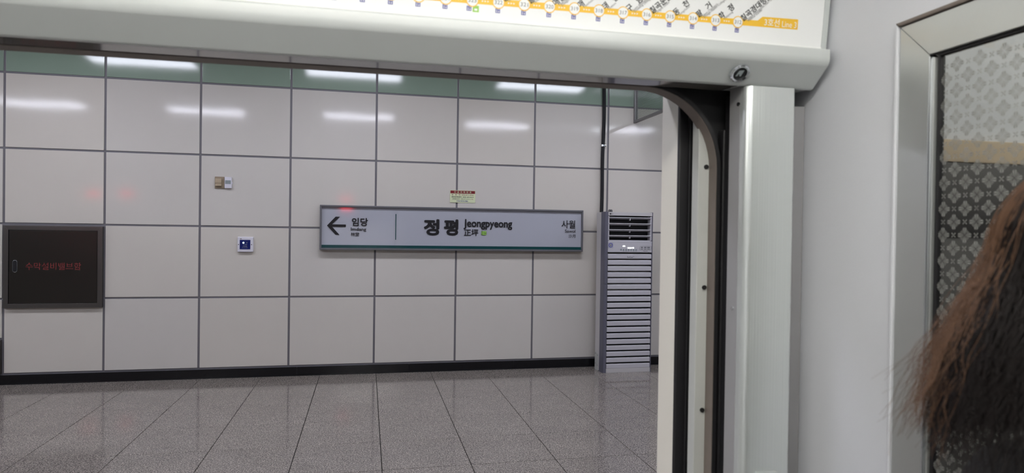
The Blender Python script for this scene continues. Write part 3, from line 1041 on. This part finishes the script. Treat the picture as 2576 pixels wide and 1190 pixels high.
def member(name, pts, x0_, x1_, m, bev=.0015):
    return obj(name, MB().prism([(Y(a), b) for a, b in pts], 'X', x0_, x1_, bev), m, win)


fa, fb = PXW - .0035, PXW + .012
member('frame_stile', [(DW0 - .007, ZL), (DW0 - .007, ZT - .007), (DW0 - FWD, ZT - .007 - (FWD - .007)), (DW0 - FWD, ZL)], fa, fb, 'brushed')
member('frame_rail', [(DW0 - .007, ZT - .0073), (DN, ZT - .0073), (DN, ZT - FWD), (DW0 - FWD, ZT - FWD)], fa, fb, 'brushed')
member('frame_rail', [(DW0 - FWD - .001, ZL), (DN, ZL), (DN, ZL + .06), (DW0 - FWD - .001, ZL + .06)], fa, fb, 'brushed')
# pale raised bead; its top run is coloured dark for the overhang's shadow
member('outer_bead', [(DW0, ZL), (DW0, ZT), (DW0 - .0065, ZT - .0065), (DW0 - .0065, ZL)], PXW - .007, fb, 'wall_paint', .002)
member('outer_bead', [(DW0, ZT), (DN, ZT), (DN, ZT - .0065), (DW0 - .0065, ZT - .0065)], PXW - .007, fb, 'trim_brown', .002)
member('glazing_bead', [(DW0 - FWD, ZL + .06), (DW0 - FWD, ZT - FWD), (DW0 - FWD - .0035, ZT - FWD - .0035), (DW0 - FWD - .0035, ZL + .06)], PXW - .005, PXW + .012, 'chrome', .0012)
member('glazing_bead', [(DW0 - FWD - .0035, ZL + .06), (DW0 - FWD - .0035, ZT - FWD - .0035), (DW0 - FWD - .0075, ZT - FWD - .0055), (DW0 - FWD - .0075, ZL + .06)], PXW - .001, PXW + .012, 'brushed', .001)
member('gasket', [(DW0 - FWD - .0075, ZL + .06), (DW0 - FWD - .0075, ZT - FWD), (DW0 - FWD - .0125, ZT - FWD - .004), (DW0 - FWD - .0125, ZL + .06)], PXW + .003, PXW + .012, 'rubber', .001)
member('gasket', [(DW0 - FWD, ZT - FWD), (DN, ZT - FWD), (DN, ZT - FWD - .004), (DW0 - FWD - .012, ZT - FWD - .004)], PXW + .003, PXW + .012, 'rubber', .001)
member('glass_pane', [(DW0 - FWD, ZL + .02), (DW0 - FWD, ZT - FWD + .01), (DN, ZT - FWD + .01), (DN, ZL + .02)], PXW + .006, PXW + .011, 'glass_tint', 0)
# etched flowers on the room side of the pane
fm = MB()
XF = PXW + .0052
RFL = .0104


def fpoly(cd, cz, pts):
    fm.poly([(XF, Y(cd - a), cz + b) for a, b in pts])


def half_petal(ang, side):
    """half of a round-tipped lobe along ang, on one side of its mid line"""
    prof_ = ((.10, .035), (.98, .035), (1.0, .10), (.95, .21), (.82, .29), (.66, .27), (.46, .17), (.24, .11), (.10, .09))
    out = [(u * RFL, side * v * RFL) for u, v in prof_]
    return [(u * math.cos(ang) - v * math.sin(ang), u * math.sin(ang) + v * math.cos(ang)) for u, v in out]


def stroke(ang, r0, r1, w0, w1):
    pts = [(r0, -w0), (r1 - w1 * .6, -w1), (r1, 0), (r1 - w1 * .6, w1), (r0, w0)]
    return [(u * math.cos(ang) - v * math.sin(ang), u * math.sin(ang) + v * math.cos(ang)) for u, v in pts]


shapes = []
for k in range(4):
    for s_ in (1, -1):
        shapes.append(half_petal(k * PI / 2, s_))
        shapes.append(stroke(k * PI / 2 + s_ * math.radians(35), .0034, .0080, .00025, .00072))
star = [stroke(PI / 4 + k * PI / 2, .0006, .0044, .0005, .0008) for k in range(4)]
for r_ in range(0, 40):
    z = 1.8456 - .018 * r_
    for n in range(-2, 32):
        dd = .7596 + (.0172 if r_ % 2 else 0) - .0344 * n
        if dd > DW0 - FWD - .017 or dd < -.2:
            if dd - .0172 < DW0 - FWD - .017 and dd > 0:
                pass
            else:
                continue
        if dd < DW0 - FWD - .010:
            for s_ in shapes:
                fpoly(dd, z, s_)
        ds = dd - .0172
        if ds < DW0 - FWD - .014:
            for s_ in star:
                fpoly(ds, z, s_)
film = obj('flower_film', fm, 'film', win, sm=False)
film['kind'] = 'stuff'

# ---- what lies beyond the patterned window: the next stretch of the car
gw = MB()
gw.box(PXW + .03, PXW + 2.6, Y(1.10), Y(1.135), 1.80, 2.3)
gang = struct(obj('wall_beyond', gw, 'wall_paint', sm=False))
gang.name = 'wall_gangway'
obj('trim_band', MB().box(PXW + .03, PXW + 2.6, Y(1.085), Y(1.135), 1.755, 1.80, .004), 'tan_panel', gang)
cv = [(Y(1.088 + .20 * (1 - math.cos(math.radians(6 * k)))), 1.755 - .20 * math.sin(math.radians(6 * k))) for k in range(9)]  # added curve, shaped so the panel's shading fades downward
cv += [(Y(1.155), 0.0), (Y(1.19), 0.0), (Y(1.19), 1.755)]
obj('shade_fade_panel', MB().prism(cv, 'X', PXW + .03, PXW + 2.6), 'cove', gang)
obj('end_wall', MB().box(PXW + 2.6, PXW + 2.64, Y(-1.6), Y(1.135), 0, 2.3), 'wall_paint', gang, sm=False)
gl_ = thing('gangway_light', 'flat lamp on the ceiling beyond the patterned window', 'lamp', (PXW + .8, Y(.55), 2.25))
obj('diffuser', MB().box(PXW + .3, PXW + 1.5, Y(.45), Y(.65), 2.24, 2.258, .003), 'gang_lamp', gl_)
obj('housing', MB().box(PXW + .28, PXW + 1.52, Y(.43), Y(.67), 2.255, 2.285, .003), 'plastic', gl_)

# ---- rest of the car round the photographer
struct(obj('floor_train', MB().box(TX0, PXW + 2.6, Y(-1.6), Y(1.255), -.10, 0.0), 'train_floor', sm=False))
struct(obj('ceiling_train', MB().box(TX0, PXW + 2.6, Y(-1.6), Y(1.16), 2.285, 2.34), 'white', sm=False))
struct(obj('wall_rear', MB().box(TX0, PXW + 2.6, Y(-1.64), Y(-1.6), 0, 2.3), 'wall_paint', sm=False))
struct(obj('wall_left', MB().box(TX0 - .04, TX0, Y(-1.6), Y(1.135), 0, 2.3), 'wall_paint', sm=False))
for n, (d_, row) in enumerate(((.30, 'nearer the doorway'), (-.85, 'farther from the doorway'))):
    for k in range(3):
        x = CX + .08 - 1.9 * k
        t = thing('train_light', ORD[k] + ' train ceiling strip light from the patterned window, row ' + row, 'lamp', (x, Y(d_), 2.25), 'train strip lights ' + row)
        obj('diffuser', MB().box(x - .62, x + .62, Y(d_ - .07), Y(d_ + .07), 2.245, 2.262, .003), 'train_lamp', t)
        obj('housing', MB().box(x - .65, x + .65, Y(d_ - .09), Y(d_ + .09), 2.260, 2.287, .003), 'plastic', t)

# =================================================================== PERSON at the right edge
HX, HD = .605, .378                      # head, from the photographer
face_dir = Vector((1, -.30, 0)).normalized()
side_dir = Vector((-face_dir.y, face_dir.x, 0))      # to the person's left
P0 = Vector(rel(HX, HD, 0))


def pp_(f, s, z):
    return P0 + face_dir * f + side_dir * s + Vector((0, 0, z * 1.025))


def ball(mb, c, rx, ry=None, rz=None):
    b = bmesh.new()
    bmesh.ops.create_uvsphere(b, u_segments=20, v_segments=12, radius=1.0)
    q_ = Matrix((face_dir, side_dir, Vector((0, 0, 1)))).transposed().to_4x4()
    mb._join(b, Matrix.Translation(c) @ q_ @ Matrix.Diagonal((rx, ry or rx, rz or rx, 1)))


def limb(mb, chain):
    """chain of (point, radius): tapered, round at the joints"""
    for (a, ra), (b, rb) in zip(chain[:-1], chain[1:]):
        mb.cyl(a, b, ra, 16, rb)
    for a, ra in chain:
        ball(mb, a, ra)


def remesh(mb, vox, it):
    me = bpy.data.meshes.new('body')
    mb.bm.to_mesh(me)
    mb.bm.free()
    o = bpy.data.objects.new('body', me)
    COL.objects.link(o)
    md = o.modifiers.new('r', 'REMESH')
    md.mode = 'VOXEL'
    md.voxel_size = vox
    ms = o.modifiers.new('s', 'SMOOTH')
    ms.iterations = it
    ms.factor = .5
    bpy.context.view_layer.update()
    dg = bpy.context.evaluated_depsgraph_get()
    res = bpy.data.meshes.new_from_object(o.evaluated_get(dg))
    bpy.data.objects.remove(o)
    bpy.data.meshes.remove(me)
    return res


person = thing('person', 'person with wavy chestnut-brown hair seen from behind at the right picture edge', 'person', P0)
body = MB()
# trunk
limb(body, [(pp_(0, 0, .93), .105), (pp_(-.005, 0, 1.05), .092), (pp_(0, 0, 1.18), .105), (pp_(-.01, 0, 1.29), .095), (pp_(-.015, 0, 1.36), .055), (pp_(.0, 0, 1.45), .048)])
for s in (1, -1):
    limb(body, [(pp_(0, .02 * s, 1.33), .07), (pp_(-.01, .15 * s, 1.325), .05), (pp_(-.02, .185 * s, 1.05), .038), (pp_(.04, .195 * s, .83), .026)])
    limb(body, [(pp_(0, .075 * s, .90), .095), (pp_(.01, .085 * s, .48), .055), (pp_(-.02, .09 * s, .09), .036), (pp_(.07, .10 * s, .035), .032), (pp_(.115, .11 * s, .028), .024)])
    # palm, four unequal fingers and a thumb from the side of the palm
    ball(body, pp_(.055, .196 * s, .775), .030, .016, .045)
    for f, L in ((-.024, .062), (-.008, .074), (.008, .078), (.024, .068)):
        a0 = pp_(.055 - f, .196 * s, .745)
        limb(body, [(a0, .0085), (pp_(.062 - f, .194 * s, .745 - L * .55), .0078), (pp_(.074 - f, .185 * s, .745 - L), .0066)])
    limb(body, [(pp_(.080, .190 * s, .785), .011), (pp_(.098, .182 * s, .755), .0095), (pp_(.102, .176 * s, .727), .008)])
# head: skull, jaw, nose, ears, lips, eye sockets
ball(body, pp_(-.012, 0, 1.570), .088, .072, .085)
ball(body, pp_(.022, 0, 1.520), .066, .058, .080)
ball(body, pp_(.050, 0, 1.470), .030, .034, .026)
limb(body, [(pp_(.083, 0, 1.548), .008), (pp_(.100, 0, 1.515), .012)])
for s in (1, -1):
    ball(body, pp_(-.008, .071 * s, 1.532), .016, .007, .028)
    ball(body, pp_(.097, .010 * s, 1.512), .008)
    ball(body, pp_(.075, .030 * s, 1.545), .012, .016, .009)
ball(body, pp_(.083, 0, 1.484), .010, .022, .005)
ball(body, pp_(.081, 0, 1.474), .010, .018, .006)
link('body', remesh(body, .0055, 4), 'skin', person)
for s in (1, -1):
    e = MB()
    ball(e, pp_(.0835, .030 * s, 1.547), .006, .011, .005)
    obj('eye', e, 'white', person)
coat = MB()
limb(coat, [(pp_(0, 0, .80), .135), (pp_(-.003, 0, 1.05), .118), (pp_(0, 0, 1.18), .120), (pp_(-.008, 0, 1.275), .107), (pp_(-.013, 0, 1.345), .068)])
for s in (1, -1):
    limb(coat, [(pp_(0, .02 * s, 1.325), .080), (pp_(-.01, .15 * s, 1.318), .060), (pp_(-.02, .186 * s, 1.05), .050), (pp_(.036, .195 * s, .845), .038)])
link('coat', remesh(coat, .009, 6), 'coat', person)
tr = MB()
limb(tr, [(pp_(0, 0, .93), .115), (pp_(0, 0, .86), .118)])
for s in (1, -1):
    limb(tr, [(pp_(0, .075 * s, .88), .104), (pp_(.01, .085 * s, .48), .066), (pp_(-.02, .09 * s, .10), .050)])
link('trousers', remesh(tr, .010, 5), 'trousers', person)
for s in (1, -1):
    sh = MB()
    limb(sh, [(pp_(-.04, .09 * s, .042), .040), (pp_(.07, .10 * s, .040), .038), (pp_(.115, .112 * s, .034), .032)])
    me = remesh(sh, .008, 4)
    for v in me.vertices:
        v.co.z = max(v.co.z, 0.001)
    link('shoe', me, 'shoe', person)

# hair: a full shell over the skull, with many fine strands over it that fall and flare
HC = pp_(-.010, 0, 1.556)
rng = random.Random(11)
TIP = 1.443


def envelope(hz):
    """distance of the hair's outside from the head's axis, hz below the centre of the skull"""
    if hz < 0:
        return .104 * math.sqrt(max(0.0, 1 - (hz / .108) ** 2))
    return .104 + .029 * min(1, hz / .08) + .22 * max(0, hz - .08)


def az_dir(az):
    return face_dir * math.cos(az) + side_dir * math.sin(az)


A0, A1 = PI * .42, PI * 1.58
shell = MB()
rows = []
NZ, NA = 26, 40
for i in range(NZ + 1):
    hz = -.100 + (HC.z - TIP - .022 + .100) * i / NZ
    row = []
    for k in range(NA + 1):
        # above the brow the cap goes all round, below it leaves the face free
        f = min(1.0, max(0.0, (hz + .055) / .04))
        a = (A0 * f) + ((A1 * f + 2 * PI * (1 - f)) - A0 * f) * k / NA
        e = (envelope(hz) - .007) * (1 + .03 * math.sin(a * 9 + hz * 40))
        row.append(shell.bm.verts.new(HC + az_dir(a) * e * (1.0 if math.cos(a) < 0 else .93) - Vector((0, 0, hz + .008 * math.sin(a * 7) * (i / NZ)))))
    rows.append(row)
for A, B in zip(rows[:-1], rows[1:]):
    for k in range(NA):
        shell.bm.faces.new((A[k], A[k + 1], B[k + 1], B[k]))
shell.bm.faces.new(rows[0][:-1])
obj('hair', shell, 'hair_shaded', person)


def strands(n, azr, rad, m, lift, spread, extra):
    mb = MB()
    verts, faces = [], []
    for _ in range(n):
        az = azr()
        out = az_dir(az)
        sd_ = out.cross(Vector((0, 0, 1)))
        h0 = -.108 * math.sqrt(rng.random())
        if rng.random() < .35:
            h0 = rng.uniform(-.06, .03)
        h1 = HC.z - TIP + rng.uniform(-.05, .018)
        ph, wl = rng.uniform(0, 6.3), rng.uniform(.05, .09)
        amp = rng.uniform(.001, .007)
        fl = rng.gauss(0, spread)
        drift = rng.gauss(0, .25)
        lf = lift * rng.random() + rng.uniform(-.004, .003)
        N = 14
        prev = None
        for i in range(N + 1):
            t = i / N
            hz = h0 + (h1 - h0) * t
            w_ = amp * t * math.sin(2 * PI * hz / wl + ph)
            e = envelope(hz) + lf * min(1, t * 3) + w_ + fl * t * t * extra
            a = az + drift * t * .35
            p = HC + az_dir(a) * e + sd_ * w_ * .7 - Vector((0, 0, hz))
            r_ = rad * (1 - .75 * t)
            n0 = len(verts)
            verts += [p + out * r_, p + sd_ * r_ * .87 - out * r_ * .5, p - sd_ * r_ * .87 - out * r_ * .5]
            if prev is not None:
                for q_ in range(3):
                    faces.append((prev + q_, prev + (q_ + 1) % 3, n0 + (q_ + 1) % 3, n0 + q_))
            prev = n0
    me = bpy.data.meshes.new('hair_strands')
    me.from_pydata([tuple(v) for v in verts], [], faces)
    o_ = link('hair_strands', me, m, person, sm=False)
    for p_ in me.polygons:
        p_.use_smooth = True
    o_['kind'] = 'stuff'
    return o_


strands(4200, lambda: rng.uniform(A0 + .1, A1), .0006, 'hair_shaded', .004, .007, .7)
strands(2600, lambda: min(PI * .98, max(A0, rng.gauss(PI * .68, .32))), .0005, 'hair_backlit', .012, .014, 1.1)  # backlit rim painted in: lighter strands on one side of the head
